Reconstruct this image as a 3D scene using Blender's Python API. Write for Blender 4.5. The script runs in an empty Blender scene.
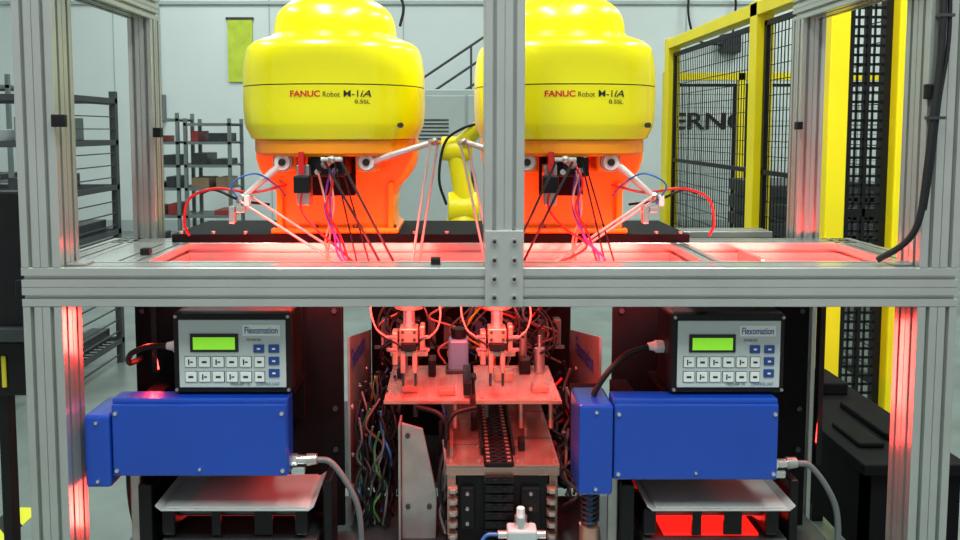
import bpy, bmesh, math, random
from mathutils import Vector, Matrix
random.seed(7)
sc=bpy.context.scene
COL=sc.collection
try:
    sc.view_settings.view_transform='Standard'
    sc.view_settings.look='None'
except Exception: pass

# ------------------------------------------------------------ materials
def mat(name,col,rough=.5,metal=0.,var=.06,scale=12,emit=None,es=0,alpha=1,coat=0,bump=0,trans=0,spec=None):
    m=bpy.data.materials.new(name); m.use_nodes=True
    nt=m.node_tree; b=nt.nodes['Principled BSDF']
    tc=nt.nodes.new('ShaderNodeTexCoord'); n=nt.nodes.new('ShaderNodeTexNoise')
    n.inputs['Scale'].default_value=scale; n.inputs['Detail'].default_value=4
    nt.links.new(tc.outputs['Object'],n.inputs['Vector'])
    r=nt.nodes.new('ShaderNodeValToRGB')
    c=Vector(col)
    lo=[max(0,x*(1-var)) for x in c]+[1]; hi=[min(1,x*(1+var)) for x in c]+[1]
    r.color_ramp.elements[0].color=lo; r.color_ramp.elements[1].color=hi
    r.color_ramp.elements[0].position=.3; r.color_ramp.elements[1].position=.7
    nt.links.new(n.outputs['Fac'],r.inputs['Fac']); nt.links.new(r.outputs['Color'],b.inputs['Base Color'])
    b.inputs['Roughness'].default_value=rough; b.inputs['Metallic'].default_value=metal
    if spec is not None: b.inputs['Specular IOR Level'].default_value=spec
    if coat: b.inputs['Coat Weight'].default_value=coat; b.inputs['Coat Roughness'].default_value=.08
    if emit: b.inputs['Emission Color'].default_value=(*emit,1); b.inputs['Emission Strength'].default_value=es
    if alpha<1: b.inputs['Alpha'].default_value=alpha
    if trans: b.inputs['Transmission Weight'].default_value=trans
    if bump:
        bp=nt.nodes.new('ShaderNodeBump'); bp.inputs['Strength'].default_value=bump; bp.inputs['Distance'].default_value=.01
        nt.links.new(n.outputs['Fac'],bp.inputs['Height']); nt.links.new(bp.outputs['Normal'],b.inputs['Normal'])
    return m
M=dict(
 alu=mat('anodised_aluminium',(.46,.475,.455),.27,.65,.05,8),
 steel=mat('brushed_steel',(.42,.40,.385),.30,.75,.15,20),
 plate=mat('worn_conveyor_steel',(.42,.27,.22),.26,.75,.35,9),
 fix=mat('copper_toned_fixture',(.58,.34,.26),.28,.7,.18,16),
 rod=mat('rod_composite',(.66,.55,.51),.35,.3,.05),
 chrome=mat('polished_metal',(.66,.66,.65),.2,.85,.05),
 trayw=mat('tray_satin_steel',(.52,.53,.52),.40,.35,.05),
 dsteel=mat('dark_steel',(.055,.06,.065),.4,.6,.2,20),
 yellow=mat('yellow_cover_plastic',(.98,.86,.0),.28,0,.015,3,coat=.35),
 yelf=mat('yellow_fence_paint',(.88,.71,.004),.4,0,.05,4),
 orange=mat('orange_cast_paint',(.98,.29,.002),.36,0,.05,5,coat=.2),
 blue=mat('blue_enamel',(.004,.046,.34),.28,0,.06,6,coat=.3),
 black=mat('black_powdercoat',(.005,.005,.006),.42,0,.2,20,spec=.28),
 matt=mat('matt_black_paint',(.004,.004,.005),.7,0,.2,20,spec=.12),
 rubber=mat('black_rubber',(.008,.008,.009),.5,0,.2,20,spec=.3),
 white=mat('white_plastic',(.72,.73,.71),.4,0,.03),
 face=mat('keypad_face',(.49,.555,.555),.45,0,.02),
 key=mat('keypad_button',(.76,.80,.78),.4,0,.02),
 bkey=mat('blue_button',(.015,.055,.26),.4,0,.02),
 lcd=mat('lcd_green',(.25,.70,.03),.3,0,.03,30,emit=(.30,.85,.03),es=.42),
 navy=mat('navy_print',(.01,.04,.25),.5,0,.0),
 ink=mat('black_print',(.008,.008,.008),.5,0,.0),
 redink=mat('red_print',(.65,.01,.01),.5,0,.0),
 red=mat('red_hose',(.60,.010,.012),.3,0,.05),
 pink=mat('pink_hose',(.68,.28,.22),.35,0,.05),
 purple=mat('purple_cable',(.16,.03,.28),.4,0,.05),
 bluec=mat('blue_hose',(.03,.13,.40),.35,0,.05),
 green=mat('green_wire',(.05,.20,.06),.4,0,.05),
 yelc=mat('yellow_wire',(.55,.48,.02),.4,0,.05),
 greyc=mat('grey_cable',(.10,.11,.115),.5,0,.05),
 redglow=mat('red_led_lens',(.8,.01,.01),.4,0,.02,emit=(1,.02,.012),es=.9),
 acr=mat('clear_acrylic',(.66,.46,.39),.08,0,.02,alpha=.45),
 floor=mat('concrete_floor',(.160,.195,.18),.26,0,.18,3,bump=.05),
 wall=mat('white_wall_panel',(.64,.71,.70),.6,0,.03,1),
 ceil=mat('ceiling_white',(.7,.73,.72),.7,0,.03,1),
 cab=mat('light_grey_cabinet',(.40,.46,.46),.5,0,.04,3),
 rack=mat('rack_grey_paint',(.05,.056,.062),.45,.3,.1,8),
 gal=mat('galvanised_shelf',(.17,.20,.20),.45,.4,.1,8),
 lamp=mat('lamp_diffuser',(.9,.95,.92),.5,0,.01,emit=(.9,1,.96),es=6),
 card=mat('cardboard',(.24,.17,.10),.8,0,.1,8),
 mred=mat('dull_red_part',(.30,.03,.03),.5,0,.1,8),
 green2=mat('banner_green',(.50,.62,.04),.6,0,.15,6),
 bglass=mat('motor_lightblue',(.14,.25,.38),.35,.3,.05),
)
# ------------------------------------------------------------ helpers
def root(name,loc=(0,0,0)):
    e=bpy.data.objects.new(name,None); e.location=loc; e.empty_display_size=.05; COL.objects.link(e); return e
def link(o,parent):
    COL.objects.link(o)
    if parent is not None:
        o.parent=parent; o.matrix_parent_inverse=Matrix.Translation(parent.location).inverted()
    return o
def fin(name,bm,m,parent,smooth=False,bev=0,ang=35):
    bmesh.ops.recalc_face_normals(bm,faces=bm.faces)
    me=bpy.data.meshes.new(name); bm.to_mesh(me); bm.free()
    me.materials.append(M[m] if isinstance(m,str) else m)
    if smooth:
        for p in me.polygons: p.use_smooth=True
        try: me.set_sharp_from_angle(angle=math.radians(ang))
        except Exception: pass
    o=bpy.data.objects.new(name,me); link(o,parent)
    if bev:
        b=o.modifiers.new('bevel','BEVEL'); b.width=bev; b.segments=2; b.limit_method='ANGLE'
    return o
def addbox(bm,x0,x1,y0,y1,z0,z1):
    v=[bm.verts.new(p) for p in ((x0,y0,z0),(x1,y0,z0),(x1,y1,z0),(x0,y1,z0),(x0,y0,z1),(x1,y0,z1),(x1,y1,z1),(x0,y1,z1))]
    for f in ((0,1,2,3),(4,5,6,7),(0,1,5,4),(1,2,6,5),(2,3,7,6),(3,0,4,7)): bm.faces.new([v[i] for i in f])
def box(name,x0,x1,y0,y1,z0,z1,m,parent,bev=0):
    bm=bmesh.new(); addbox(bm,x0,x1,y0,y1,z0,z1); return fin(name,bm,m,parent,bev=bev)
def boxes(name,L,m,parent,bev=0):
    bm=bmesh.new()
    for b in L: addbox(bm,*b)
    return fin(name,bm,m,parent,bev=bev)
def addcyl(bm,p0,p1,r,r2=None,seg=20):
    p0=Vector(p0);p1=Vector(p1); r2=r if r2 is None else r2
    d=p1-p0; q=d.to_track_quat('Z','Y'); a=[];b=[]
    for i in range(seg):
        t=2*math.pi*i/seg; u=Vector((math.cos(t),math.sin(t),0))
        a.append(bm.verts.new(p0+q@(u*r))); b.append(bm.verts.new(p1+q@(u*r2)))
    for i in range(seg):
        j=(i+1)%seg; bm.faces.new((a[i],a[j],b[j],b[i]))
    bm.faces.new(a); bm.faces.new(b)
def cyl(name,p0,p1,r,m,parent,r2=None,seg=20,bev=0):
    bm=bmesh.new(); addcyl(bm,p0,p1,r,r2,seg); return fin(name,bm,m,parent,True,bev)
def cyls(name,L,m,parent,seg=12):
    bm=bmesh.new()
    for c in L: addcyl(bm,c[0],c[1],c[2],c[3] if len(c)>3 else None,seg)
    return fin(name,bm,m,parent,True)
def lathe(name,prof,c,m,parent,n=2.,seg=72,ang=40):
    bm=bmesh.new(); rings=[]
    for r,z in prof:
        ring=[]
        for i in range(seg):
            t=2*math.pi*i/seg; ct,st=math.cos(t),math.sin(t)
            k=(abs(ct)**n+abs(st)**n)**(-1/n)
            ring.append(bm.verts.new((c[0]+r*k*ct,c[1]+r*k*st,z)))
        rings.append(ring)
    for a,b in zip(rings,rings[1:]):
        for i in range(seg):
            j=(i+1)%seg; bm.faces.new((a[i],a[j],b[j],b[i]))
    bm.faces.new(rings[0]); bm.faces.new(rings[-1])
    return fin(name,bm,m,parent,True,ang=ang)
def prism(name,pts,axis,a0,a1,m,parent,bev=0,smooth=False):
    bm=bmesh.new()
    def P(p,a):
        return {'x':(a,p[0],p[1]),'y':(p[0],a,p[1]),'z':(p[0],p[1],a)}[axis]
    A=[bm.verts.new(P(p,a0)) for p in pts]; B=[bm.verts.new(P(p,a1)) for p in pts]
    n=len(pts)
    for i in range(n): bm.faces.new((A[i],A[(i+1)%n],B[(i+1)%n],B[i]))
    bm.faces.new(A); bm.faces.new(B)
    return fin(name,bm,m,parent,smooth,bev)
def extr(name,axis,c0,c1,a0,a1,b0,b1,parent,m='alu'):
    pts=[]
    C=[(a0,b0),(a1,b0),(a1,b1),(a0,b1)]
    for i in range(4):
        p=Vector(C[i]); q=Vector(C[(i+1)%4]); L=(q-p).length; d=(q-p)/L; nrm=Vector((-d.y,d.x))
        n=max(1,round(L/.04)); pts.append(p+d*.0012)
        cuts=[((k+.5)*L/n,.0042,.011) for k in range(n)]
        if n==2: cuts.append((L/2,.001,.002))
        for s,hw,dp in sorted(cuts):
            pts+= [p+d*(s-hw),p+d*(s-hw)+nrm*dp,p+d*(s+hw)+nrm*dp,p+d*(s+hw)]
        pts.append(q-d*.0012)
    return prism(name,[(p.x,p.y) for p in pts],axis,c0,c1,m,parent)
def smoothpts(P,k=6):
    P=[Vector(p) for p in P]; out=[]
    Q=[P[0]*2-P[1]]+P+[P[-1]*2-P[-2]]
    for i in range(1,len(Q)-2):
        a,b,c,d=Q[i-1:i+3]
        for j in range(k):
            t=j/k
            out.append(.5*((2*b)+(c-a)*t+(2*a-5*b+4*c-d)*t*t+(-a+3*b-3*c+d)*t**3))
    out.append(P[-1]); return out
def tubes(name,L,r,m,parent,sm=True):
    cu=bpy.data.curves.new(name,'CURVE'); cu.dimensions='3D'; cu.bevel_depth=r; cu.bevel_resolution=3; cu.use_fill_caps=True
    for P in L:
        Q=smoothpts(P) if sm and len(P)>2 else [Vector(p) for p in P]
        s=cu.splines.new('POLY'); s.points.add(len(Q)-1)
        for i,p in enumerate(Q): s.points[i].co=(*p,1)
    cu.materials.append(M[m]); o=bpy.data.objects.new(name,cu); return link(o,parent)
def text(name,body,w,h,f,m,parent,bold=.0,shear=0):
    cu=bpy.data.curves.new(name,'FONT'); cu.body=body; cu.offset=bold; cu.shear=shear
    o=bpy.data.objects.new(name+'_tmp',cu); COL.objects.link(o); bpy.context.view_layer.update()
    me=bpy.data.meshes.new_from_object(o.evaluated_get(bpy.context.evaluated_depsgraph_get()))
    bpy.data.objects.remove(o)
    xs=[v.co.x for v in me.vertices]; ys=[v.co.y for v in me.vertices]
    x0,x1,y0,y1=min(xs),max(xs),min(ys),max(ys)
    for v in me.vertices:
        v.co=Vector(f((v.co.x-x0)/(x1-x0)*w,(v.co.y-y0)/(y1-y0)*h))
    me.materials.clear(); me.materials.append(M[m])
    ob=bpy.data.objects.new(name,me); return link(ob,parent)
def area(name,loc,target,sx,sy,power,col,parent=None,spread=180):
    l=bpy.data.lights.new(name,'AREA'); l.shape='RECTANGLE'; l.size=sx; l.size_y=sy; l.energy=power; l.color=col; l.spread=math.radians(spread)
    o=bpy.data.objects.new(name,l); o.location=loc
    o.rotation_euler=(Vector(target)-Vector(loc)).to_track_quat('-Z','Y').to_euler()
    COL.objects.link(o)
    if parent is not None:
        o.parent=parent; o.matrix_parent_inverse=Matrix.Translation(parent.location).inverted()
    return o
RED=(1,.038,.030)

# ------------------------------------------------------------ room
box('floor',-8,9,-3.5,8.8,-.1,0,'floor',None)
wb=root('wall_back',(0,8.75,2.5))
box('wall_sheet',-8,9,8.7,8.85,0,5.2,'wall',wb)
boxes('panel_seams',[(x,x+.012,8.69,8.70,0,5.2) for x in (-6.4,-4.6,-2.5,-.7,1.3,3.1,4.9,6.7)],'cab',wb)
boxes('wall_girts',[(-7.9,8.9,8.66,8.69,3.05,3.09)],'cab',wb)
box('wall_left',-8.1,-8,-3.5,8.8,0,5.2,'wall',None)
box('wall_right',9,9.1,-3.5,8.8,0,5.2,'wall',None)
box('ceiling',-8,9,-3.5,8.8,5.2,5.3,'ceil',None)
box('baseboard_back',-7.9,8.9,8.67,8.69,0,.15,'cab',None)
G=root('wall_conduit',(-3.6,8.65,2))
boxes('pipes',[(-4.05,-4.02,8.64,8.67,.3,5.0),(-3.98,-3.95,8.64,8.67,.3,5.0),(.62,.65,8.64,8.67,1.0,5.0)],'cab',G)
boxes('switch_boxes',[(-4.10,-3.90,8.60,8.69,1.5,1.85),(.55,.72,8.60,8.69,2.2,2.45)],'gal',G,.01)
for (x,y,pw,zz) in ((-4,1.5,100,5.1),(-.9,-1.3,155,4.2),(1.1,-1.3,155,4.2),(4,1.5,100,5.1),(-3,6,110,5.1),(1,5,110,5.1),(5,6,110,5.1)):
    r=root('ceiling_light',(x,y,zz))
    box('housing',x-.2,x+.2,y-1.2,y+1.2,zz,zz+.1,'white',r)
    box('diffuser',x-.17,x+.17,y-1.17,y+1.17,zz-.02,zz,'lamp',r)
    if zz<5: cyls('suspension_rods',[((x,y+a,zz+.1),(x,y+a,5.2),.01) for a in (-1,1)],'steel',r)
    area('tube_light',(x,y,zz-.04),(x,y,0),.4,2.4,pw,(.92,1,.96),r)

# ------------------------------------------------------------ aluminium machine frame
F=root('aluminium_machine_frame',(0.07,.2,1.06))
XL,XR=-.8775,1.019
extr('front_beam','x',XL,XR,0,.08,1.021,1.101,F)
for z0,z1,t in ((.03,1.0205,'lower'),(1.1015,1.72,'upper')):
    extr('post_front_left_'+t,'z',z0,z1,XL,XL+.08,0,.08,F)
    extr('post_front_right_'+t,'z',z0,z1,XR-.08,XR,0,.08,F)
extr('post_center','z',1.1015,1.72,.059,.139,.0,.08,F)
extr('top_beam_front','x',XL,XR,0,.08,1.7205,1.80,F)
extr('post_rear_left','z',.03,1.66,-.83,-.77,.42,.48,F)
extr('post_rear_right','z',.03,1.66,.88,.94,.42,.48,F)
extr('top_rail_left','y',.081,.48,-.83,-.77,1.66,1.72,F)
extr('top_rail_right','y',.081,.48,.88,.94,1.66,1.72,F)
extr('rail_left','y',.081,.419,XL,XL+.08,1.021,1.101,F)
extr('rail_left_inner','y',.081,.335,-.735,-.655,1.021,1.101,F)
box('rail_left_cover',-.797,-.736,.081,.335,1.06,1.099,'alu',F)
extr('rail_right','y',.081,.419,XR-.08,XR,1.021,1.101,F)
extr('rail_right_inner','y',.081,.335,.53,.57,1.021,1.101,F)
extr('rail_rear','x',XL+.02,XR-.02,.336,.416,1.021,1.101,F)
extr('rail_rear_second','x',-.76,.87,.54,.62,1.021,1.101,F)
extr('low_rail_front','x',XL+.081,XR-.081,0,.08,.12,.20,F)
extr('low_rail_rear','x',-.769,.879,.42,.48,.12,.20,F)
cyls('levelling_feet',[((x,y,0),(x,y,.03),.035) for x in (XL+.04,XR-.04) for y in (.04,)]+[((x,.45,0),(x,.45,.03),.03) for x in (-.8,.91)],'black',F)
box('joint_plate',.060,.138,-.007,-.0005,1.022,1.178,'alu',F,.002)
bl=[]
for i in range(4):
    for x in (.079,.119): bl.append(((x,-.007,1.042+i*.038),(x,-.013,1.042+i*.038),.0065))
cyls('joint_bolts',bl,'steel',F)
cyls('joint_bolt_sockets',[((b[0][0],-.013,b[0][2]),(b[0][0],-.0134,b[0][2]),.0040) for b in bl],'ink',F,6)
boxes('hinge_blocks',[(-.80,-.772,-.012,.0,1.385,1.41),(-.765,-.745,.40,.42,1.36,1.385),(.93,.945,-.01,0,1.44,1.47),(.865,.88,.40,.42,1.38,1.40),
   (-.82,-.80,.06,.075,1.102,1.115),(-.70,-.68,.15,.17,1.102,1.116),(-.05,-.03,.03,.05,1.102,1.116)],'black',F,.002)
boxes('corner_brackets',[(-.797,-.757,.02,.06,1.1015,1.106),(.90,.938,.02,.06,1.1015,1.106)],'steel',F,.001)
def added_red_bar(x0,x1,y0,y1,z0,z1,lx,lz,ly,tgt,sx,sy,pw,spread=180):  # added red area lights in made-up housings, supplying the feeders' red glow
    box('added_bar_housing',x0,x1,y0,y1,z0,z1,'black',F)
    area('added_red_light',(lx,ly,lz),tgt,sx,sy,pw,RED,F,spread)
added_red_bar(-.60,-.05,.082,.10,1.04,1.08,-.32,1.062,.112,(-.32,.34,1.055),.5,.03,4.2,140)
added_red_bar(.16,.50,.082,.10,1.04,1.08,.33,1.062,.112,(.33,.34,1.055),.34,.03,3.1,140)
added_red_bar(.60,.90,.082,.10,1.04,1.08,.75,1.062,.112,(.75,.34,1.03),.28,.02,2.8,150)
added_red_bar(-.20,.30,.12,.16,1.00,1.02,.05,.992,.14,(.05,.34,.70),.45,.03,7.0)
added_red_bar(-.700,-.688,.20,.22,.82,.99,-.705,.90,.192,(-.80,.04,.84),.02,.16,1.5)
added_red_bar(.842,.854,.20,.22,.60,.99,.85,.80,.192,(.94,.04,.78),.02,.30,1.8)
added_red_bar(-.700,-.688,.20,.22,.45,.58,-.705,.52,.192,(-.80,.04,.60),.02,.12,1.1)

D=root('machine_deck',(.07,.6,.41))
box('deck_plate',-.765,.875,.09,.41,.40,.42,'dsteel',D,.003)
box('deck_plate_rear',-.765,.875,.49,1.1,.40,.42,'dsteel',D,.003)
boxes('deck_legs',[(x,x+.05,y,y+.05,0,.40) for x in (-.74,.80) for y in (.3,1.04)],'dsteel',D)

R=root('robot_mounting_plate',(-.06,.46,1.11))
box('plate',-.70,.58,.338,.62,1.1015,1.122,'matt',R,.002)
cyls('plate_bolts',[((x,.35,1.122),(x,.35,1.128),.006) for x in (-.68,-.6,-.52,-.1,-.02,.08,.5,.56)],'steel',R)

# ------------------------------------------------------------ delta robots
def robot(cx,s,plx):
    G=root('delta_robot',(cx,.40,1.123)); CY=.40
    n=2.45; K=.958
    def S(L): return [(r*K,z) for r,z in L]
    lathe('cover_lower',S([(.205,1.356),(.213,1.359),(.2260,1.386),(.2285,1.396),(.2312,1.435),(.2312,1.480)]),(cx,CY),'yellow',G,n,ang=24)
    lathe('cover_seam',S([(.2295,1.4796),(.2295,1.4830)]),(cx,CY),'ink',G,n)
    lathe('cover_upper',S([(.2312,1.4826),(.2300,1.520),(.2265,1.546),(.2225,1.565),(.2180,1.576),(.206,1.587),(.185,1.596),(.167,1.602),(.158,1.609)]),(cx,CY),'yellow',G,n,ang=50)
    dome=[(.158*K,1.609),(.156*K,1.633)]
    for i in range(1,10):
        a=i/10*math.pi/2; dome.append((.155*K*math.cos(a)**.72,1.633+.077*math.sin(a)))
    lathe('cover_dome',dome+[(.012,1.7105)],(cx,CY),'yellow',G,2.15,ang=60)
    def srf(u0,z0,r=.2327*K):
        def f(u,v):
            x=u0+u; return (cx+x,CY-r*(1-(abs(x)/r)**n)**(1/n),z0+v)
        return f
    B=.038
    text('badge_maker','FANUC',.068,.0140,srf(-.108+B,1.453),'redink',G,.025)
    text('badge_word','Robot',.038,.0115,srf(-.034+B,1.453),'ink',G)
    text('badge_model','M-1',.032,.0145,srf(.012+B,1.453),'ink',G,.006)
    text('badge_model_i','iA',.024,.0150,srf(.048+B,1.453),'ink',G,.006,.25)
    text('badge_variant','0.5SL',.034,.009,srf(.036+B,1.438),'ink',G,.008)
    cyl('logo_dot',(cx+.170,CY-.170,1.390),(cx+.175,CY-.178,1.390),.006,'dsteel',G)
    hw=[(.200,1.356),(.202,1.335),(.200,1.305),(.192,1.280),(.177,1.257),(.158,1.238),(.147,1.215),(.144,1.17),(.146,1.145),(.153,1.135),(.155,1.123)]
    pts=[(cx+a,z) for a,z in hw]+[(cx-a,z) for a,z in hw[::-1]]
    prism('stand_body',pts,'y',.375,.54,'orange',G,.006)
    lathe('head_base_disc',[(.184,1.318),(.196,1.326),(.196,1.355)],(cx,CY),'orange',G,n)
    boxes('stand_ribs',[(cx-.146,cx-.130,.352,.376,1.13,1.25),(cx+.130,cx+.146,.352,.376,1.13,1.25)],'orange',G,.005)
    box('stand_foot',cx-.158,cx+.158,.345,.56,1.1225,1.136,'orange',G,.004)
    cyls('stand_foot_bolts',[((cx+a,.36,1.136),(cx+a,.36,1.143),.007) for a in (-.145,-.05,.05,.145)],'dsteel',G)
    box('stand_recess_shade',cx-.060,cx+.050,.366,.376,1.215,1.315,'matt',G,.004)  # matt black block painting in the shade of the stand's cavity
    for k,a in enumerate((-.103,.092)):
        box('motor_housing_%d'%k,cx+a-.030,cx+a+.030,.262,.40,1.277,1.330,'orange',G,.01)
        cyl('motor_flange_%d'%k,(cx+a,.263,1.304),(cx+a,.245,1.304),.022,'steel',G)
        cyl('motor_cap_%d'%k,(cx+a,.246,1.304),(cx+a,.238,1.304),.018,'white',G)
        cyl('motor_hub_%d'%k,(cx+a,.239,1.304),(cx+a,.234,1.304),.0085,'ink',G)
    cyl('motor_hub_c',(cx-.005,.28,1.30),(cx-.005,.22,1.30),.018,'black',G)
    box('motor_housing_c',cx-.045,cx+.042,.24,.38,1.270,1.338,'black',G,.006)
    box('sensor_block',cx-.066,cx-.036,.215,.26,1.205,1.30,'steel',G,.003)
    box('sensor_head',cx-.070,cx-.034,.200,.225,1.235,1.275,'black',G,.003)
    box('sensor_clip',cx-.058,cx-.045,.20,.212,1.278,1.33,'red',G,.001)
    cyls('recess_fittings',[((cx+a,.245,z),(cx+a,.232,z),.007) for a,z in ((-.03,1.325),(.0,1.328),(.03,1.322),(.02,1.285),(-.02,1.282))],'chrome',G)
    J=[Vector((cx+s*.103,.25,1.302)),Vector((cx-s*.092,.25,1.302)),Vector((cx,.22,1.30))]
    E=[Vector((cx+s*.19,.22,1.225)),Vector((cx-s*.250,.24,1.352)),Vector((cx-s*.03,.13,1.315))]
    PL=Vector((plx,.27,.965))
    for i in range(3):
        cyl('upper_arm_%d'%i,J[i],E[i],.010,'rod',G,r2=.006,seg=14)
        bm=bmesh.new(); bmesh.ops.create_uvsphere(bm,u_segments=14,v_segments=8,radius=.009,matrix=Matrix.Translation(E[i]))
        fin('elbow_ball_%d'%i,bm,'steel',G,True)
        dirv=(PL-E[i]).normalized(); side=dirv.cross(Vector((0,1,0))).normalized() if i!=2 else Vector((1,0,0))
        side=(side*.45+Vector((0,1,0))*.85).normalized() if i!=2 else side
        off=side*.018; o2=side*.015
        tubes('parallel_rods_%d'%i,[[E[i]+off,PL+o2],[E[i]-off,PL-o2]],.0030,'rod' if i!=2 else 'dsteel',G,False)
        cyl('elbow_axle_%d'%i,E[i]+off*1.3,E[i]-off*1.3,.005,'chrome',G,seg=10)
    ex=cx+s*.19
    boxes('elbow_connector',[(ex-.014,ex+.008,.205,.22,1.19,1.205),(ex-.03,ex-.016,.205,.225,1.165,1.205)],'chrome',G,.002)
    boxes('elbow_clip',[(ex+.006,ex+.018,.203,.222,1.205,1.230)],'white',G,.002)
    tubes('elbow_wires',[[(ex,.21,1.21),(ex+s*.02,.20,1.255),(ex-s*.03,.21,1.28),(ex-s*.07,.25,1.25),(ex-s*.08,.30,1.22)]],.0022,'bluec',G)
    tubes('elbow_air_hose',[[(cx+s*.10,.27,1.25),(cx+s*.17,.23,1.235),(cx+s*.25,.22,1.245),(cx+s*.32,.24,1.22),(cx+s*.345,.27,1.16),(cx+s*.345,.30,1.125)]],.0032,'red',G)
    tubes('elbow_black_cable',[[(cx+s*.15,.30,1.20),(cx+s*.20,.24,1.215),(cx+s*.26,.24,1.24),(cx+s*.30,.26,1.23)]],.0032,'rubber',G)
    tubes('head_red_cables',[[(cx-.05,.22,1.25),(cx-.055,.21,1.20),(cx-.02,.20,1.155),(cx+.03,.20,1.11),(plx*.5+cx*.5,.22,1.05),(plx,.25,1.0)],
        [(cx+.0,.22,1.31),(cx+.02,.2,1.26),(cx+.005,.2,1.20),(cx+.035,.2,1.14),(cx+.06,.2,1.06)]],.0026,'red',G)
    tubes('head_purple_cables',[[(cx+.01,.23,1.29),(cx+.0,.21,1.20),(cx+.03,.20,1.13),(cx+.065,.2,1.06),(plx,.25,.99)],
        [(cx+.02,.23,1.29),(cx+.012,.21,1.22),(cx+.022,.20,1.14),(cx+.05,.2,1.07),(plx,.24,1.0)]],.0024,'purple',G)
    tubes('head_thin_rods',[[(cx+.02,.22,1.31),(cx+.075,.2,1.07)],[(cx+.033,.24,1.30),(cx+.10,.22,1.07)]],.0020,'rubber',G,False)
    tubes('head_pink_hoses',[[(cx+s*.02,.23,1.29),(cx-s*.0,.21,1.22),(cx+.012,.21,1.16),(cx-.0,.22,1.07)],[(cx+.008,.23,1.29),(cx+.02,.21,1.20),(cx+.0,.21,1.12),(cx+.02,.22,1.05)]],.0024,'pink',G)
    # platform and gripper
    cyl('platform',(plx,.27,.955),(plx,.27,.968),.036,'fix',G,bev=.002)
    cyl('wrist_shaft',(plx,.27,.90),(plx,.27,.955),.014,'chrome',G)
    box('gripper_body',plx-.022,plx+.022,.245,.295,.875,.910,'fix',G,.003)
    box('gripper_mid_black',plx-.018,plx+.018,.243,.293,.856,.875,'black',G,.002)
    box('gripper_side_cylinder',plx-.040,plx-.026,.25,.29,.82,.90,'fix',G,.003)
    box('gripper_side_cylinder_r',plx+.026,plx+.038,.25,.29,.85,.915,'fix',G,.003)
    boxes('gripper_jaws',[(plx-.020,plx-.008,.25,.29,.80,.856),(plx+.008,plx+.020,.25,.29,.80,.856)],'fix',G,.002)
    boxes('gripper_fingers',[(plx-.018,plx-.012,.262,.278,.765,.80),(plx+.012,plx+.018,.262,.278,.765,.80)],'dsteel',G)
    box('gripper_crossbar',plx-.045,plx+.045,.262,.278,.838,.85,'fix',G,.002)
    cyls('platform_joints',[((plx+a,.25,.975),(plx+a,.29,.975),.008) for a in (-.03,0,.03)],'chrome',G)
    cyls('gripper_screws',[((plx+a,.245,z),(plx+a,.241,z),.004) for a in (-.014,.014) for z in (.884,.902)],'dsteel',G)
    cyls('gripper_pneumatic_fittings',[((plx+a,.24,z),(plx+a*1.6,.225,z+.006),.0045) for a in (-.03,.03) for z in (.89,.86)],'chrome',G)
    tubes('gripper_hoses',[[(plx-.05,.225,.895),(plx-.075,.22,.92),(plx-.085,.22,.975),(plx-.05,.24,1.02)],
        [(plx+.05,.225,.895),(plx+.07,.22,.92),(plx+.075,.22,.965),(plx+.05,.24,1.02)]],.0020,'pink',G)
    tubes('gripper_black_hoses',[[(plx+.024,.25,.88),(plx+.05,.24,.90),(plx+.045,.22,.95),(plx+.02,.24,1.0)],[(plx-.024,.25,.87),(plx-.07,.25,.90),(plx-.065,.24,.95),(plx-.03,.24,1.0)]],.0026,'rubber',G)
    return G
robot(-.298,-1,-.11)
robot(.270,1,.10)

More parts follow.
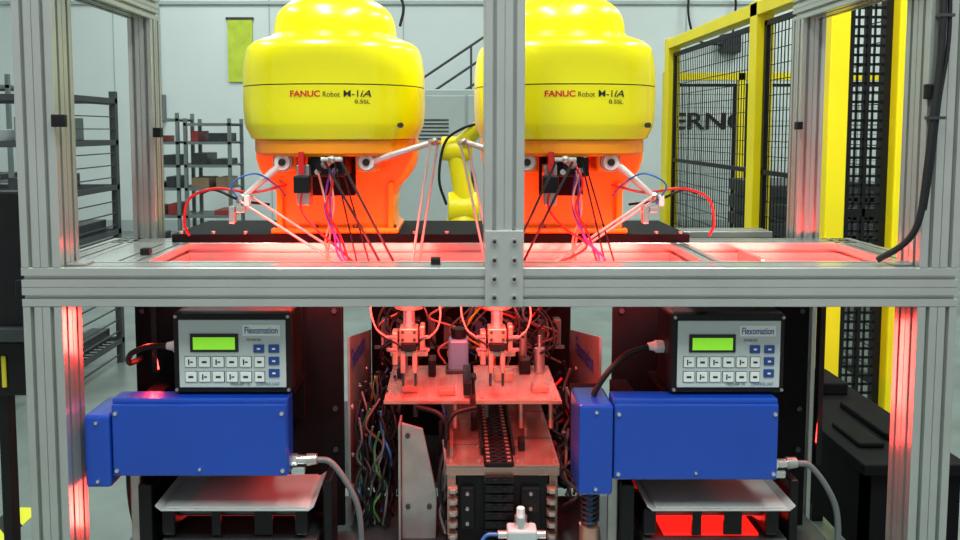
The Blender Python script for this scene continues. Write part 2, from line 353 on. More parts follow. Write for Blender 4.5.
# ------------------------------------------------------------ controllers
def controller(x0,x1,z0,z1,y):
    G=root('feeder_controller',((x0+x1)/2,y+.05,z0))
    box('housing',x0,x1,y+.004,y+.11,z0+.001,z1,'black',G,.008)
    box('front_rim',x0+.002,x1-.002,y-.002,y+.004,z0+.004,z1-.002,'black',G,.004)
    a0,a1,b0,b1=x0+.014,x1-.012,z0+.016,z1-.016
    box('faceplate',a0,a1,y-.005,y-.002,b0,b1,'face',G,.004)
    w=a1-a0;h=b1-b0; yf=y-.005
    X=lambda u:a0+u*w
    Z=lambda v:b1-v*h
    box('lcd_bezel',X(.11),X(.56),yf-.003,yf,Z(.47),Z(.20),'ink',G,.001)
    box('lcd',X(.14),X(.53),yf-.004,yf-.0028,Z(.43),Z(.25),'lcd',G)
    box('logo_panel',X(.60),X(.95),yf-.001,yf,Z(.23),Z(.07),'key',G)
    text('logo_text','Flexomation',w*.31,h*.10,lambda u,v:(X(.62)+u,yf-.0014,Z(.20)+v),'navy',G,.015)
    text('label_text','POWER ON',w*.13,h*.04,lambda u,v:(X(.64)+u,yf-.0014,Z(.31)+v),'ink',G,.0)
    text('caption_text','FEEDER 15',w*.18,h*.035,lambda u,v:(X(.48)+u,yf-.0014,Z(.965)+v),'ink',G,.0)
    text('caption_text_b','CONTROL UNIT',w*.22,h*.045,lambda u,v:(X(.72)+u,yf-.0014,Z(.965)+v),'navy',G,.0)
    ks=[];ds=[]
    for r,v in enumerate((.54,.76)):
        for c in range(5):
            u=.06+c*.128
            ks.append((X(u),X(u+.105),yf-.003,yf,Z(v+.15),Z(v)))
            ax,bx=u+.03,u+.075
            if (c+r)%2: ds.append((X(ax),X(bx),yf-.0036,yf-.0031,Z(v+.09),Z(v+.06)))
            else:
                ds.append((X(ax),X(ax+.012),yf-.0036,yf-.0031,Z(v+.115),Z(v+.035)))
                ds.append((X(ax+.018),X(bx),yf-.0036,yf-.0031,Z(v+.085),Z(v+.065)))
    for v in (.54,.76):
        ks.append((X(.71),X(.80),yf-.003,yf,Z(v+.15),Z(v)))
        ds.append((X(.735),X(.775),yf-.0036,yf-.0031,Z(v+.09),Z(v+.06)))
    boxes('keys',ks,'key',G,.001)
    boxes('key_frames',[(k[0]-.0009,k[1]+.0009,yf-.0012,yf-.0002,k[4]-.0009,k[5]+.0009) for k in ks],'ink',G)
    boxes('key_symbols',ds,'ink',G)
    bk=[]
    for v in (.36,.54,.72):
        bk.append((X(.84),X(.94),yf-.003,yf,Z(v+.12),Z(v)))
    bk.append((X(.70),X(.80),yf-.003,yf,Z(.48),Z(.36)))
    boxes('blue_keys',bk,'bkey',G,.001)
    boxes('blue_key_symbols',[((k[0]*.65+k[1]*.35),(k[0]*.35+k[1]*.65),yf-.0036,yf-.0031,k[4]*.6+k[5]*.4,k[4]*.4+k[5]*.6) for k in bk],'key',G)
    cyls('corner_screws',[((x,y-.001,z),(x,y-.006,z),.0035) for x in (x0+.008,x1-.007) for z in (z0+.011,z1-.009)],'steel',G)
    zc=(z0+z1)/2
    cyl('cable_gland_nut',(x0,y+.055,zc),(x0-.018,y+.055,zc),.014,'white',G,seg=6)
    cyl('cable_gland',(x0-.018,y+.055,zc),(x0-.034,y+.055,zc),.011,'white',G,r2=.008)
    return G,zc
G,zc=controller(-.605,-.350,.8115,.991,.08)
tubes('power_cable',[[(-.632,.135,zc),(-.68,.13,zc-.001),(-.722,.14,zc-.02),(-.738,.17,zc-.05),(-.738,.236,zc-.058)]],.0065,'rubber',G)
G,zc=controller(.462,.708,.8115,.989,.08)
tubes('power_cable',[[(.435,.135,zc),(.38,.12,zc-.012),(.335,.10,zc-.045),(.308,.10,zc-.085),(.302,.10,.802)]],.0065,'rubber',G)

# ------------------------------------------------------------ vibratory feeders
def feeder(b,sm,pl,sx,sn):
    G=root('vibratory_feeder',((b[0]+b[1])/2,.25,.5))
    x0,x1,z0,z1=b
    box('drive_housing',x0,x1,.056,.105,z0,z1,'blue',G,.004)
    box('drive_front_cover',x0+.002,x1-.002,.048,.0555,z0+.002,z1-.010,'blue',G,.003)
    boxes('drive_mount',[(x0+.03,x0+.07,.105,.24,z0+.01,z1-.02),(x1-.07,x1-.03,.105,.24,z0+.01,z1-.02)],'matt',G)
    boxes('controller_shelf',[(x0+.12,x1+.004,.106,.24,z1-.008,z1+.0005)],'matt',G)
    sc_=[]
    for fx in (.03,.97):
        for fz in (.09,.83): sc_.append(((x0+(x1-x0)*fx,.048,z0+(z1-z0)*fz),(x0+(x1-x0)*fx,.044,z0+(z1-z0)*fz),.0042))
    sc_.append(((x0+(x1-x0)*.5,.048,z0+.018),(x0+(x1-x0)*.5,.044,z0+.018),.003))
    cyls('cover_screws',sc_,'chrome',G)
    box('end_housing',sm[0],sm[1],.045,.16,sm[2],sm[3],'blue',G,.006)
    cyls('end_screws',[((sm[0]*.5+sm[1]*.5,.045,sm[3]-.015),(sm[0]*.5+sm[1]*.5,.041,sm[3]-.015),.0035),((sm[0]*.5+sm[1]*.5,.045,sm[2]+.015),(sm[0]*.5+sm[1]*.5,.041,sm[2]+.015),.0035)],'chrome',G)
    box('end_mount',sm[0]+.01,sm[1],.16,.24,sm[2]+.02,sm[3]-.02,'matt',G)
    box('back_plate',pl[0],pl[1],.24,.252,.43,1.0,'matt',G,.003)
    cyls('plate_bolts',[((x,.24,z),(x,.234,z),.006) for x in (pl[0]+.02,pl[1]-.02) for z in (.62,.72,.955)],'dsteel',G)
    box('controller_bracket',x0+.15,x1,.222,.24,.70,.98,'matt',G)
    zc=z0+.022
    cyl('connector_nut',(x1,.085,zc),(x1+.012,.085,zc),.013,'chrome',G,seg=6)
    cyl('connector_body',(x1+.012,.085,zc),(x1+.034,.085,zc),.010,'chrome',G)
    cyl('connector_ring',(x1+.034,.085,zc),(x1+.055,.085,zc+.002),.013,'steel',G,r2=.011)
    boxes('connector_bracket',[(x1,x1+.03,.075,.095,zc-.03,zc-.014)],'chrome',G,.003)
    tubes('sensor_cable',[[(x1+.053,.085,zc),(x1+.085,.085,zc-.006),(x1+.12,.08,zc-.05),(x1+.145,.08,zc-.11),(x1+.15,.085,zc-.20),(x1+.14,.11,.425)]],.0065,'greyc',G)
    tx0,tx1=x0+.08,x1+.05
    prism('tray',[(tx0,.566),(tx0+.012,.556),(tx1-.012,.556),(tx1,.566),(tx1,.569),(tx1-.014,.559),(tx0+.014,.559),(tx0,.569)],'y',.07,.235,'trayw',G)
    box('tray_bed',tx0+.02,tx1-.02,.075,.232,.5595,.5625,'trayw',G,.001)
    boxes('tray_supports',[(tx0-.05,tx0-.02,.10,.20,.42,.60),(tx1+.01,tx1+.03,.12,.2,.42,.60)],'black',G,.004)
    box('tray_bracket',tx0-.075,tx0-.052,.12,.13,.42,.635,'steel',G,.003)
    box('base_block',tx0,tx1,.10,.22,.42,.475,'dsteel',G,.004)
    if sn>0:
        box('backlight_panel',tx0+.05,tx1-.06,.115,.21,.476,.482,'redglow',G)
    area('backlight',((tx0+tx1)/2,.17,.49),((tx0+tx1)/2,.20,.60),.3,.06,.6 if sn>0 else .15,RED,G)
    boxes('roller_housings',[(tx0+.0,tx0+.03,.10,.20,.483,.545),(tx1-.05,tx1-.02,.10,.2,.483,.545)],'black',G,.006)
    cyls('rollers',[((tx0+.03,.14+.03*i,.522),(tx1-.05,.14+.03*i,.522),.012) for i in (0,1)],'mred' if sn>0 else 'dsteel',G)
    boxes('leaf_springs',[(tx0+.11,tx0+.13,.105,.112,.482,.556),(tx1-.14,tx1-.10,.108,.114,.482,.556),(tx0+.03,tx0+.05,.095,.10,.545,.556)],'black',G)
    boxes('rear_curtain',[(tx0,tx1,.225,.235,.42,.55)],'matt' if sn<0 else 'mred',G)
    prism('side_plate',[(.262,.43),(.72,.43),(.72,.78),(.262,.885)],'x',sx,sx+.006,'steel',G)
    if sn>0: f=lambda u,v:(sx-.001,.60-u,.745+v+u*.10)
    else: f=lambda u,v:(sx+.007,.29+u,.795+v-u*.10)
    text('side_logo','Flexomation',.27,.05,f,'navy',G,.02)
    xx=sx-.003 if sn>0 else sx+.006
    cyls('side_plate_bolts',[((xx,y,z),(xx+.003,y,z),.007) for y in (.30,.45,.60) for z in (.70,.58,.50)],'chrome',G)
    return G
GL=feeder((-.729,-.355,.642,.810),(-.785,-.7305,.620,.777),(-.755,-.264),-.258,-1)
GR=feeder((.336,.687,.634,.810),(.262,.335,.603,.800),(.372,.836),.345,1)
sp=[]
for i in range(0,90):
    a=i*.5; sp.append((.30+.017*math.cos(a),.12+.017*math.sin(a),.50+i*.00095))
tubes('spring_coil',[sp],.003,'dsteel',GR,False)
cyl('spring_rod',(.30,.12,.42),(.30,.12,.60),.009,'bluec',GR)
cyl('spring_seat',(.30,.12,.585),(.30,.12,.602),.022,'dsteel',GR)
cyl('spring_base',(.30,.12,.42),(.30,.12,.50),.022,'fix',GR)
G=GL
tubes('coil_loops',[[(-.76,.20,.63),(-.755,.19,.54),(-.745,.19,.47),(-.72,.19,.432)],[(-.75,.2,.63),(-.735,.19,.52),(-.725,.19,.46),(-.71,.2,.432)],[(-.74,.21,.63),(-.75,.2,.55),(-.735,.2,.48),(-.70,.2,.432)]],.008,'rubber',G)

# ------------------------------------------------------------ conveyor
G=root('slat_conveyor',(.10,.45,.42))
YE=.735
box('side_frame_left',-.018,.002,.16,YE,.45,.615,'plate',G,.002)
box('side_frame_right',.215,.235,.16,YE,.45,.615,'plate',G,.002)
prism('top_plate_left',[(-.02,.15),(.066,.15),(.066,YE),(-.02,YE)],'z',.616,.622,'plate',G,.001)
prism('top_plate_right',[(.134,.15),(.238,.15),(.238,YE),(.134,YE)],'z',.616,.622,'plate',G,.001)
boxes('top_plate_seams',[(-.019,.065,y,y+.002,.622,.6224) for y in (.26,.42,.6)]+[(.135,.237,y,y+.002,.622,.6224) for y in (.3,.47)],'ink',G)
cyls('top_plate_screws',[((x,y,.622),(x,y,.625),.004) for x in (-.01,.055,.145,.228) for y in (.17,.25,.43,.6)],'chrome',G)
sl=[]
y=.15
while y<YE-.02:
    sl.append((.068,.132,y,y+.017,.617,.627)); sl.append((.085,.095,y+.003,y+.012,.627,.631)); sl.append((.107,.117,y+.003,y+.012,.627,.631)); y+=.021
z=.60
while z>.45:
    sl.append((.068,.132,.138,.148,z-.017,z)); sl.append((.085,.095,.133,.138,z-.013,z-.004)); sl.append((.107,.117,.133,.138,z-.013,z-.004)); z-=.021
boxes('chain_slats',sl,'black',G,.001)
boxes('chain_rollers',[(.072,.080,yy,yy+.008,.6272,.6285) for yy in [.155+i*.021 for i in range(27)]]+[(.120,.128,yy,yy+.008,.6272,.6285) for yy in [.155+i*.021 for i in range(27)]],'fix',G)
box('chain_bed',.066,.134,.152,YE,.58,.612,'dsteel',G)
box('front_plate',-.02,.238,.150,.158,.597,.616,'plate',G,.002)
box('front_guard_black',.004,.214,.162,.20,.43,.596,'black',G,.003)
fl=[];fd=[]
for i in range(5):
    z=.452+i*.027
    for a in (-.016,.208):
        fl.append((a,a+.022,.140,.160,z,z+.013)); fd.append((a+.004,a+.018,.134,.140,z+.002,z+.011))
boxes('front_clamps',fl,'plate',G,.002); boxes('front_clamp_screws',fd,'steel',G,.002)
boxes('front_blocks',[(.012,.045,.150,.162,.47,.57),(.15,.195,.150,.162,.47,.57)],'black',G,.004)
cyls('front_block_bolts',[((x,.150,z),(x,.146,z),.004) for x in (.028,.172) for z in (.485,.52,.555)],'steel',G)
boxes('guide_rails',[(.060,.066,.2,YE,.622,.640),(.134,.140,.2,YE,.622,.640)],'black',G)
boxes('part_guides',[(-.012,-.004,.18,.5,.6225,.65),(.17,.178,.3,.6,.6225,.645)],'plate',G,.001)
boxes('sensor_mounts',[(.15,.165,.22,.25,.622,.648),(.04,.055,.34,.37,.622,.66)],'black',G,.002)
boxes('legs',[(a,a+.02,yy,yy+.05,.4205,.45) for a in (-.018,.215) for yy in (.2,.65)],'dsteel',G)
boxes('lower_body',[(.0,.215,.21,YE,.4205,.57)],'dsteel',G)

G=root('acrylic_fixture_plate',(.04,.38,.73))
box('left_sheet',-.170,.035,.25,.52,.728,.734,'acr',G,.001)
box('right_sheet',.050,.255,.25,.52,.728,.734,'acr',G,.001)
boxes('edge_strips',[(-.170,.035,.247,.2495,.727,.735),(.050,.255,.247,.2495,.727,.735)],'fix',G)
boxes('sheet_joiner',[(.03,.055,.40,.44,.722,.740)],'black',G,.002)
cyls('standoffs',[((x,y,.6605),(x,y,.728),.006) for x in (0.0,.16,.232) for y in (.27,.5)],'fix',G)
boxes('clamps',[(-.13,-.09,.30,.34,.735,.755),(-.04,.0,.28,.31,.735,.75),(.10,.15,.38,.42,.735,.76),(.19,.23,.30,.34,.735,.75)],'fix',G,.003)
boxes('clamps_black',[(.02,.04,.26,.40,.742,.775),(-.15,-.135,.40,.48,.735,.765),(.17,.20,.44,.48,.735,.775),(-.07,-.05,.42,.47,.735,.78)],'black',G,.003)
cyls('plate_screws',[((x,y,.734),(x,y,.737),.004) for x in (-.155,.02,.065,.24) for y in (.26,.38,.51)],'chrome',G)
boxes('pins',[(-.10,-.09,.26,.27,.69,.728),(-.02,-.01,.26,.27,.69,.728),(.07,.08,.26,.27,.69,.728)],'dsteel',G)
tubes('v_fingers',[[(-.09,.24,.722),(-.04,.22,.715),(-.02,.21,.69)],[(.05,.24,.722),(.0,.22,.715),(-.02,.21,.69)],[(-.02,.21,.70),(-.02,.2,.66)]],.006,'black',G)
box('motor_body',-.018,.036,.45,.50,.7345,.825,'bglass',G,.008)
cyl('motor_cap',(.01,.475,.825),(.01,.475,.85),.020,'black',G)
boxes('motor_flange',[(-.024,.042,.444,.506,.7345,.745)],'dsteel',G,.002)
cyls('clamp_cylinders',[((-.14,.47,.735),(-.14,.47,.81),.014),((.225,.46,.735),(.225,.46,.80),.014),((.185,.50,.735),(.185,.50,.83),.010)],'steel',G)
cyls('clamp_rods',[((-.14,.47,.81),(-.14,.47,.84),.005),((.225,.46,.80),(.225,.46,.835),.005)],'chrome',G)
tubes('clamp_hoses',[[(-.14,.455,.80),(-.17,.44,.83),(-.16,.46,.88),(-.10,.50,.93)],[(.225,.445,.79),(.26,.43,.82),(.25,.46,.88),(.20,.50,.93)],[(.185,.49,.82),(.16,.46,.86),(.17,.48,.92)]],.0028,'rubber',G)

G=root('bracket_plate',(-.10,.2,.42))
prism('web',[(-.125,.4205),(-.045,.4205),(-.042,.53),(-.075,.685),(-.125,.70)],'y',.20,.208,'steel',G,.002)
cyls('web_bolts',[((x,.20,z),(x,.195,z),.006) for x,z in ((-.11,.67),(-.11,.50),(-.06,.50))],'dsteel',G)
box('web_flange',-.131,-.126,.18,.25,.4205,.70,'steel',G,.001)

G=root('pneumatic_valve',(.145,.09,.45))
box('stand',.125,.165,.095,.12,.4205,.47,'steel',G,.002)
box('body',.115,.18,.08,.12,.465,.505,'cab',G,.005)
cyl('port_top',(.145,.10,.505),(.145,.10,.530),.014,'chrome',G)
cyl('knob',(.145,.10,.530),(.145,.10,.548),.009,'white',G,seg=6)
cyls('side_ports',[((.18,.10,.487),(.20,.10,.487),.009),((.095,.10,.487),(.115,.10,.487),.009)],'chrome',G)
tubes('valve_hose',[[(.095,.10,.487),(.07,.10,.485),(.055,.10,.46),(.055,.11,.425)]],.004,'bluec',G)

def bundle(name,n,xr,yr,zt,zb,cols,loc,r=.0035,sp=.05):
    G=root(name,loc)
    for ci,c in enumerate(cols):
        L=[]
        for i in range(n if c in('rubber','greyc') else max(1,n//4)):
            x=random.uniform(*xr);y=random.uniform(*yr);P=[]
            z=random.uniform(*zt); ze=random.uniform(*zb); k=5
            for j in range(k+1):
                t=j/k; P.append((min(max(x+random.uniform(-sp,sp)*(1 if 0<j<k else .4),xr[0]),xr[1]),min(max(y+random.uniform(-sp,sp),yr[0]),yr[1]),z+(ze-z)*t))
            L.append(P)
        tubes('cables_%d_%s'%(ci,c),L,r*(1+.3*(c=='rubber')),c,G)
    return G
bundle('cable_loom',14,(-.235,-.14),(.22,.50),(.66,.74),(.425,.46),['green','rubber','rubber','greyc','yelc','rubber','bluec'],(-.19,.3,.43),.0028,.024)
bundle('cable_loom',5,(-.035,-.022),(.18,.5),(.62,.72),(.425,.45),['bluec','rubber','greyc'],(-.03,.3,.43),.0035,.03)
bundle('cable_loom',7,(.25,.335),(.28,.65),(.60,.74),(.425,.46),['rubber','greyc','red','yelc','rubber'],(.29,.4,.43),.004,.03)
bundle('air_hose_loom',10,(-.22,.32),(.60,.74),(.88,1.0),(.66,.72),['rubber','rubber','pink','greyc','yelc','bluec','red'],(.05,.67,.66),.0030,.07)
G=root('valve_manifold',(.06,.8,.42))
box('backboard',-.26,.36,.80,.81,.4205,1.0,'matt',G)
L1=[];L2=[];L3=[]
for i in range(12):
    x=-.23+i*.048
    L1.append((x,x+.030,.755,.80,.86,.93)); L2.append((x+.006,x+.024,.745,.755,.885,.915)); L3.append((x+.003,x+.027,.76,.80,.72,.80))
boxes('valve_blocks',L1,'fix',G,.003); boxes('valve_caps',L2,'white',G,.002); boxes('terminal_blocks',L3,'gal',G,.003)
boxes('rails',[(-.25,.34,.79,.80,.845,.855),(-.25,.34,.79,.80,.70,.71)],'alu',G)

G=root('power_cable',(.93,.0,1.3))
tubes('cable',[[(.955,-.012,1.72),(.955,-.014,1.55),(.945,-.014,1.42),(.935,-.016,1.30),(.925,-.014,1.20),(.905,.0,1.15),(.87,.03,1.112)]],.0065,'rubber',G)
tubes('cable_b',[[(.965,-.012,1.72),(.968,-.014,1.56),(.955,-.014,1.44),(.945,-.016,1.32),(.935,-.014,1.22)]],.004,'rubber',G)
boxes('cable_ties',[(.948,.975,-.02,-.0005,1.60,1.606),(.935,.965,-.022,-.0005,1.40,1.406)],'dsteel',G)
G=root('service_tray',(.75,.2,1.03))
box('tray_panel',.571,.938,.112,.335,1.025,1.030,'steel',G)
boxes('tray_divider',[(.70,.71,.20,.335,1.030,1.085)],'steel',G,.001)

G=root('operator_pendant_bracket',(-.95,.1,.9))
box('panel',-1.02,-.905,.08,.12,.94,1.25,'black',G,.006)
box('panel_lip',-1.03,-.905,.06,.08,.93,.96,'dsteel',G,.003)
box('arm',-.91,-.879,.03,.12,1.03,1.07,'black',G,.003)
boxes('lower_box',[(-1.03,-.92,.10,.16,.80,.92)],'black',G,.004)
boxes('switches',[(-.985,-.975,.095,.10,.82,.89)],'yelc',G,.002)
box('post',-1.01,-.99,.12,.15,0.0,.94,'black',G)

# ------------------------------------------------------------ background
def rack(x0,x1,y0,y1,H,levels,m,items=True,name='storage_rack',wire=False,pal=('card','cab','dsteel','gal','rack','dsteel'),dens=.55):
    G=root(name,((x0+x1)/2,(y0+y1)/2,0))
    p=.035
    boxes('uprights',[(x,x+p,y,y+p,0,H) for x in (x0,x1-p) for y in (y0,y1-p)],m,G)
    sh=[]
    for z in levels:
        sh.append((x0,x1,y0,y0+.012,z-.03,z)); sh.append((x0,x1,y1-.012,y1,z-.03,z))
        if wire:
            k=int((y1-y0)/.05)
            for i in range(k): sh.append((x0+.01,x1-.01,y0+.012+i*.05,y0+.02+i*.05,z-.008,z))
            sh.append((x0,x0+.01,y0,y1,z-.03,z)); sh.append((x1-.01,x1,y0,y1,z-.03,z))
        else: sh.append((x0+.005,x1-.005,y0+.012,y1-.012,z-.012,z))
    boxes('shelves',sh,m,G)
    bb=[]
    if wire:
        for i in range(int(H/.07)):
            bb.append((x0+.01,x0+.02,y0+p,y1-p,.05+i*.07,.056+i*.07)); bb.append((x1-.02,x1-.01,y0+p,y1-p,.05+i*.07,.056+i*.07))
        boxes('end_ladders',bb,m,G)
    if items:
        for z in levels[:-1]:
            x=x0+.06
            while x<x1-.14:
                w=random.uniform(.08,.22);h=random.uniform(.04,.13)
                if random.random()<dens:
                    box('bin_%d'%int(x*1000),x,min(x+w,x1-.05),y0+.06,y1-.08,z,z+h,random.choice(pal),G,.004)
                x+=w+random.uniform(.02,.12)
    return G
rack(-2.95,-1.97,2.3,2.9,1.60,[.15,.50,.80,1.06,1.32,1.56],'rack',True,wire=True)
rack(-3.42,-2.98,6.6,7.1,1.56,[.15,.45,.75,1.0,1.25,1.5],'gal',pal=('card','cab','dsteel','mred','rack','dsteel'),dens=.8)
rack(-2.93,-2.42,6.6,7.1,1.50,[.15,.45,.75,1.0,1.25,1.45],'gal',pal=('card','dsteel','mred','rack','dsteel'),dens=.8)
rack(-5.2,-4.2,5.6,6.2,1.9,[.15,.5,.9,1.3,1.8],'gal',dens=.8)
G=root('wall_banner',(-2.9,8.68,2.4)); box('banner_sheet',-3.05,-2.72,8.67,8.685,2.02,2.85,'green2',G); box('banner_rail',-3.07,-2.70,8.66,8.69,2.85,2.88,'dsteel',G)
G=root('floor_guard_rail',(-2,1.8,0))
boxes('rails',[(-2.3,-2.22,.6,2.2,.10,.16)],'cab',G,.006); boxes('feet',[(-2.33,-2.19,y,y+.15,0,.10) for y in (.7,1.9)],'dsteel',G)
def hazmat():
    m=bpy.data.materials.new('hazard_stripes'); m.use_nodes=True; nt=m.node_tree; b=nt.nodes['Principled BSDF']
    tc=nt.nodes.new('ShaderNodeTexCoord'); w=nt.nodes.new('ShaderNodeTexWave'); w.inputs['Scale'].default_value=3.6; w.bands_direction='DIAGONAL'
    r=nt.nodes.new('ShaderNodeValToRGB'); r.color_ramp.interpolation='CONSTANT'
    r.color_ramp.elements[0].color=(.015,.015,.015,1); r.color_ramp.elements[1].color=(.62,.62,.03,1); r.color_ramp.elements[1].position=.5
    nt.links.new(tc.outputs['Object'],w.inputs['Vector']); nt.links.new(w.outputs['Fac'],r.inputs['Fac']); nt.links.new(r.outputs['Color'],b.inputs['Base Color'])
    return m
M['haz']=hazmat()
prism('hazard_floor_tape',[(-1.62,-.8),(-1.51,-.8),(-1.51,1.15),(-1.62,1.15)],'z',0.0005,.003,'haz',None)

G=root('machine_cabinet',(-.1,4.8,0))
box('body',-.55,.75,4.5,5.2,.05,1.70,'cab',G,.01)
boxes('doors',[(-.53,.08,4.485,4.499,.1,1.65),(.10,.73,4.485,4.499,.1,1.65)],'cab',G,.006)
boxes('handles',[(.03,.05,4.46,4.485,.9,1.05),(.13,.15,4.46,4.485,.9,1.05)],'dsteel',G)
boxes('vents',[(-.30,-.05,4.478,4.485,1.30+i*.03,1.312+i*.03) for i in range(6)],'dsteel',G)
box('plinth',-.52,.72,4.53,5.17,0,.05,'dsteel',G)
G=root('staircase',(-.3,8.3,0))
st=[]
for i in range(15):
    st.append((-2.0+i*.255,-2.0+i*.255+.28,7.9,8.6,.16+i*.17,.185+i*.17))
boxes('treads',st,'rack',G)
prism('stringer',[(-2.05,0),(-1.85,0),(1.85,2.45),(1.85,2.65),(1.65,2.65)],'y',7.87,7.90,'rack',G)
tubes('handrail',[[(-2.0,7.88,.95),(1.75,7.88,3.45)],[(-2.0,7.88,.70),(1.75,7.88,3.20)],[(-2.0,7.88,.45),(1.75,7.88,2.95)]],.016,'rack',G,False)
cyls('balusters',[((x,7.88,(x+2.0)*.667+.03),(x,7.88,(x+2.0)*.667+.95),.014) for x in (-1.9,-1.2,-.5,.2,.9,1.6)],'rack',G)
G=root('industrial_robot_arm',(.05,2.9,0))
lathe('pedestal',[(.16,0),(.16,.03),(.11,.05),(.11,.60),(.15,.62),(.15,.65)],(.05,2.9),'cab',G)
lathe('turret',[(.12,.65),(.12,.75),(.10,.85),(.07,.92)],(.05,2.9),'yelf',G)
cyl('shoulder',(-.04,2.88,.93),(.14,2.88,.93),.085,'yelf',G,bev=.01)
cyl('lower_arm',(.07,2.88,.93),(.0,2.84,1.25),.065,'yelf',G,r2=.05)
cyl('elbow',(-.08,2.84,1.27),(.10,2.84,1.27),.07,'yelf',G,bev=.01)
cyl('forearm',(.03,2.84,1.29),(.16,2.6,1.42),.052,'yelf',G,r2=.035)
cyl('wrist',(.16,2.6,1.42),(.18,2.55,1.36),.03,'dsteel',G)
tubes('dress_cable',[[(-.05,2.8,.95),(-.09,2.75,1.1),(-.06,2.75,1.3),(.03,2.7,1.38),(.15,2.58,1.42)]],.008,'rubber',G)
G=root('hanging_ceiling_cable',(-.2,1.6,3.5))
tubes('cord',[[(-.14,1.6,5.2),(-.15,1.6,3.2),(-.17,1.6,2.1),(-.235,1.6,1.98),(-.21,1.6,1.88),(-.225,1.6,1.80)]],.006,'rubber',G)
box('ceiling_box',-.20,-.08,1.54,1.66,5.14,5.2,'white',G)

def fence_y(x,ys,H,name,posts=.10):
    G=root(name,(x,(ys[0]+ys[-1])/2,0))
    boxes('posts',[(x-posts/2,x+posts/2,y-posts/2,y+posts/2,0,H+.04) for y in ys],'yelf',G,.004)
    boxes('top_rail',[(x-posts/2,x+posts/2,ys[0]+posts/2,ys[-1]-posts/2,H-.06,H+.03)],'yelf',G,.004)
    L=[];Fm=[]
    for a,b in zip(ys,ys[1:]):
        a+=posts/2+.02;b-=posts/2+.02
        Fm+= [(x-.015,x+.015,a,a+.035,.12,H-.10),(x-.015,x+.015,b-.035,b,.12,H-.10),(x-.015,x+.015,a,b,.12,.155),(x-.015,x+.015,a,b,H-.135,H-.10),(x-.015,x+.015,a,b,1.08,1.11)]
        y=a+.05
        while y<b-.03: L.append((x-.003,x+.003,y,y+.005,.15,H-.12)); y+=.05
        z=.2
        while z<H-.12: L.append((x-.003,x+.003,a,b,z,z+.005)); z+=.10
    boxes('panel_frames',Fm,'black',G); boxes('wire_mesh',L,'black',G)
    return G
fence_y(2.07,[1.85,2.62,3.62,5.7],2.2,'safety_fence',.12)
def fence_x(y,xs,H,name,posts=.08):
    G=root(name,((xs[0]+xs[-1])/2,y,0))
    boxes('posts',[(x-posts/2,x+posts/2,y-posts/2,y+posts/2,0,H+.04) for x in xs],'yelf',G,.004)
    boxes('top_rail',[(xs[0]+posts/2,xs[-1]-posts/2,y-.04,y+.04,H-.06,H+.03)],'yelf',G,.004)
    L=[];Fm=[]
    for a,b in zip(xs,xs[1:]):
        a+=posts/2+.02;b-=posts/2+.02
        Fm+= [(a,a+.035,y-.015,y+.015,.12,H-.1),(b-.035,b,y-.015,y+.015,.12,H-.1),(a,b,y-.015,y+.015,.12,.155),(a,b,y-.015,y+.015,H-.135,H-.1)]
        x=a+.05
        while x<b-.03: L.append((x,x+.005,y-.002,y+.002,.15,H-.12)); x+=.08
        z=.2
        while z<H-.12: L.append((a,b,y-.002,y+.002,z,z+.005)); z+=.16
    boxes('panel_frames',Fm,'black',G); boxes('wire_mesh',L,'black',G)
    return G
fence_x(7.6,[2.55,3.45,4.6,5.8],2.03,'safety_fence')
G=root('cell_door_column',(1.56,1.25,0))
box('column',1.585,1.715,1.20,1.30,0,2.5,'yelf',G,.006)
box('column_inner',1.35,1.42,1.22,1.30,0,2.5,'yelf',G,.004)
boxes('door_frame',[(1.42,1.445,1.245,1.275,.1,2.3),(1.56,1.585,1.245,1.275,.1,2.3),(1.445,1.56,1.245,1.275,.1,.14),(1.445,1.56,1.245,1.275,2.26,2.3),(1.445,1.56,1.245,1.275,1.06,1.09),(1.497,1.508,1.245,1.275,.1,2.3)],'black',G)
L=[]
for i in range(62): L.append((1.445,1.56,1.255,1.262,.15+i*.034,.160+i*.034))
for i in range(3): L.append((1.465+i*.03,1.471+i*.03,1.255,1.262,.14,2.26))
boxes('column_mesh',L,'black',G)
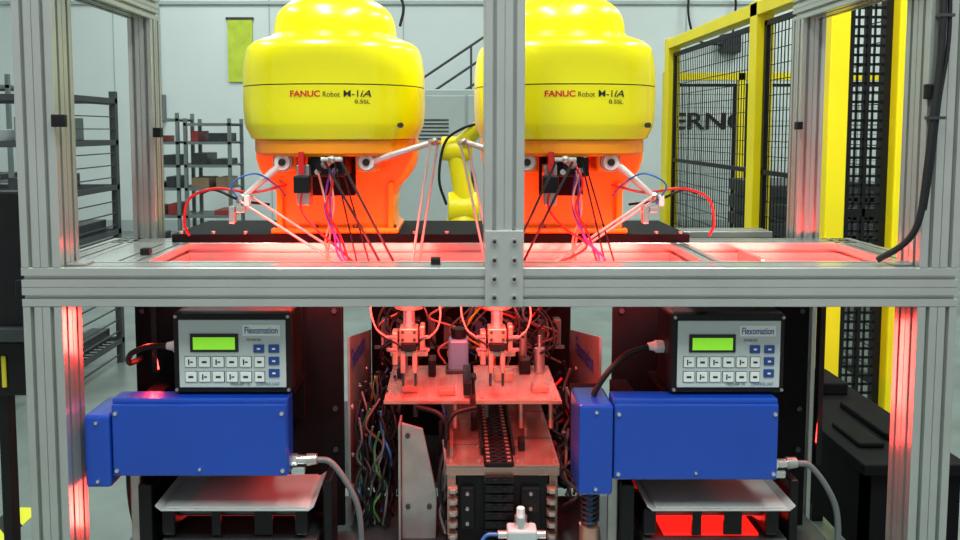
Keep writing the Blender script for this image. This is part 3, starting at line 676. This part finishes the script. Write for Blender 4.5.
box('column_foot',1.33,1.74,1.18,1.32,0,.02,'dsteel',G)
wt=root('wall_sign',(2.9,8.68,1.4))
text('sign_letters','ERNO',1.05,.23,lambda u,v:(2.95+u,8.688,1.38+v),'ink',wt,.02)
G=root('wall_control_box',(3.3,8.6,2.2)); box('box',3.55,3.80,8.55,8.69,2.40,2.65,'dsteel',G,.01); tubes('conduit',[[(3.7,8.6,2.65),(3.7,8.6,3.2),(3.3,8.6,3.6),(3.1,8.6,3.1),(3.2,8.6,2.6),(3.55,8.6,2.5)]],.015,'rubber',G)
G=root('pallet_stack',(2.9,4.6,0))
boxes('slats',[(2.45,3.5,4.3,5.2,z,z+.10) for z in (.10,.25,.40,.55,.70,.85)],'rack',G,.01); boxes('blocks',[(x,x+.1,4.32,5.18,z,z+.05) for x in (2.5,2.9,3.3) for z in (.20,.35,.50,.65,.80)]+[(x,x+.1,4.32,5.18,0,.10) for x in (2.5,2.9,3.3)],'dsteel',G)
G=root('work_bench',(1.2,.9,0))
box('top',1.04,1.31,.35,1.12,.50,.53,'matt',G,.004)
boxes('skirt',[(1.05,1.30,.37,.39,.28,.50),(1.05,1.07,.37,1.10,.28,.50)],'matt',G)
boxes('legs',[(x,x+.04,y,y+.04,0,.50) for x in (1.07,1.26) for y in (.40,1.06)],'black',G)
boxes('tools',[(1.08,1.15,.45,.6,.53,.545),(1.18,1.28,.5,.75,.53,.55),(1.10,1.26,.85,1.0,.53,.57)],'matt',G,.005)

# ------------------------------------------------------------ world & camera
w=bpy.data.worlds.new('world'); sc.world=w; w.use_nodes=True
w.node_tree.nodes['Background'].inputs[0].default_value=(.88,.95,.94,1); w.node_tree.nodes['Background'].inputs[1].default_value=.45
cd=bpy.data.cameras.new('camera'); cam=bpy.data.objects.new('camera',cd); COL.objects.link(cam)
cam.location=(0,-1.5,1.38); cam.rotation_euler=(math.radians(86),0,0)
cd.sensor_width=36; cd.lens=750/960*36; cd.shift_x=25/960; cd.shift_y=-88/960; cd.clip_start=.05
sc.camera=cam
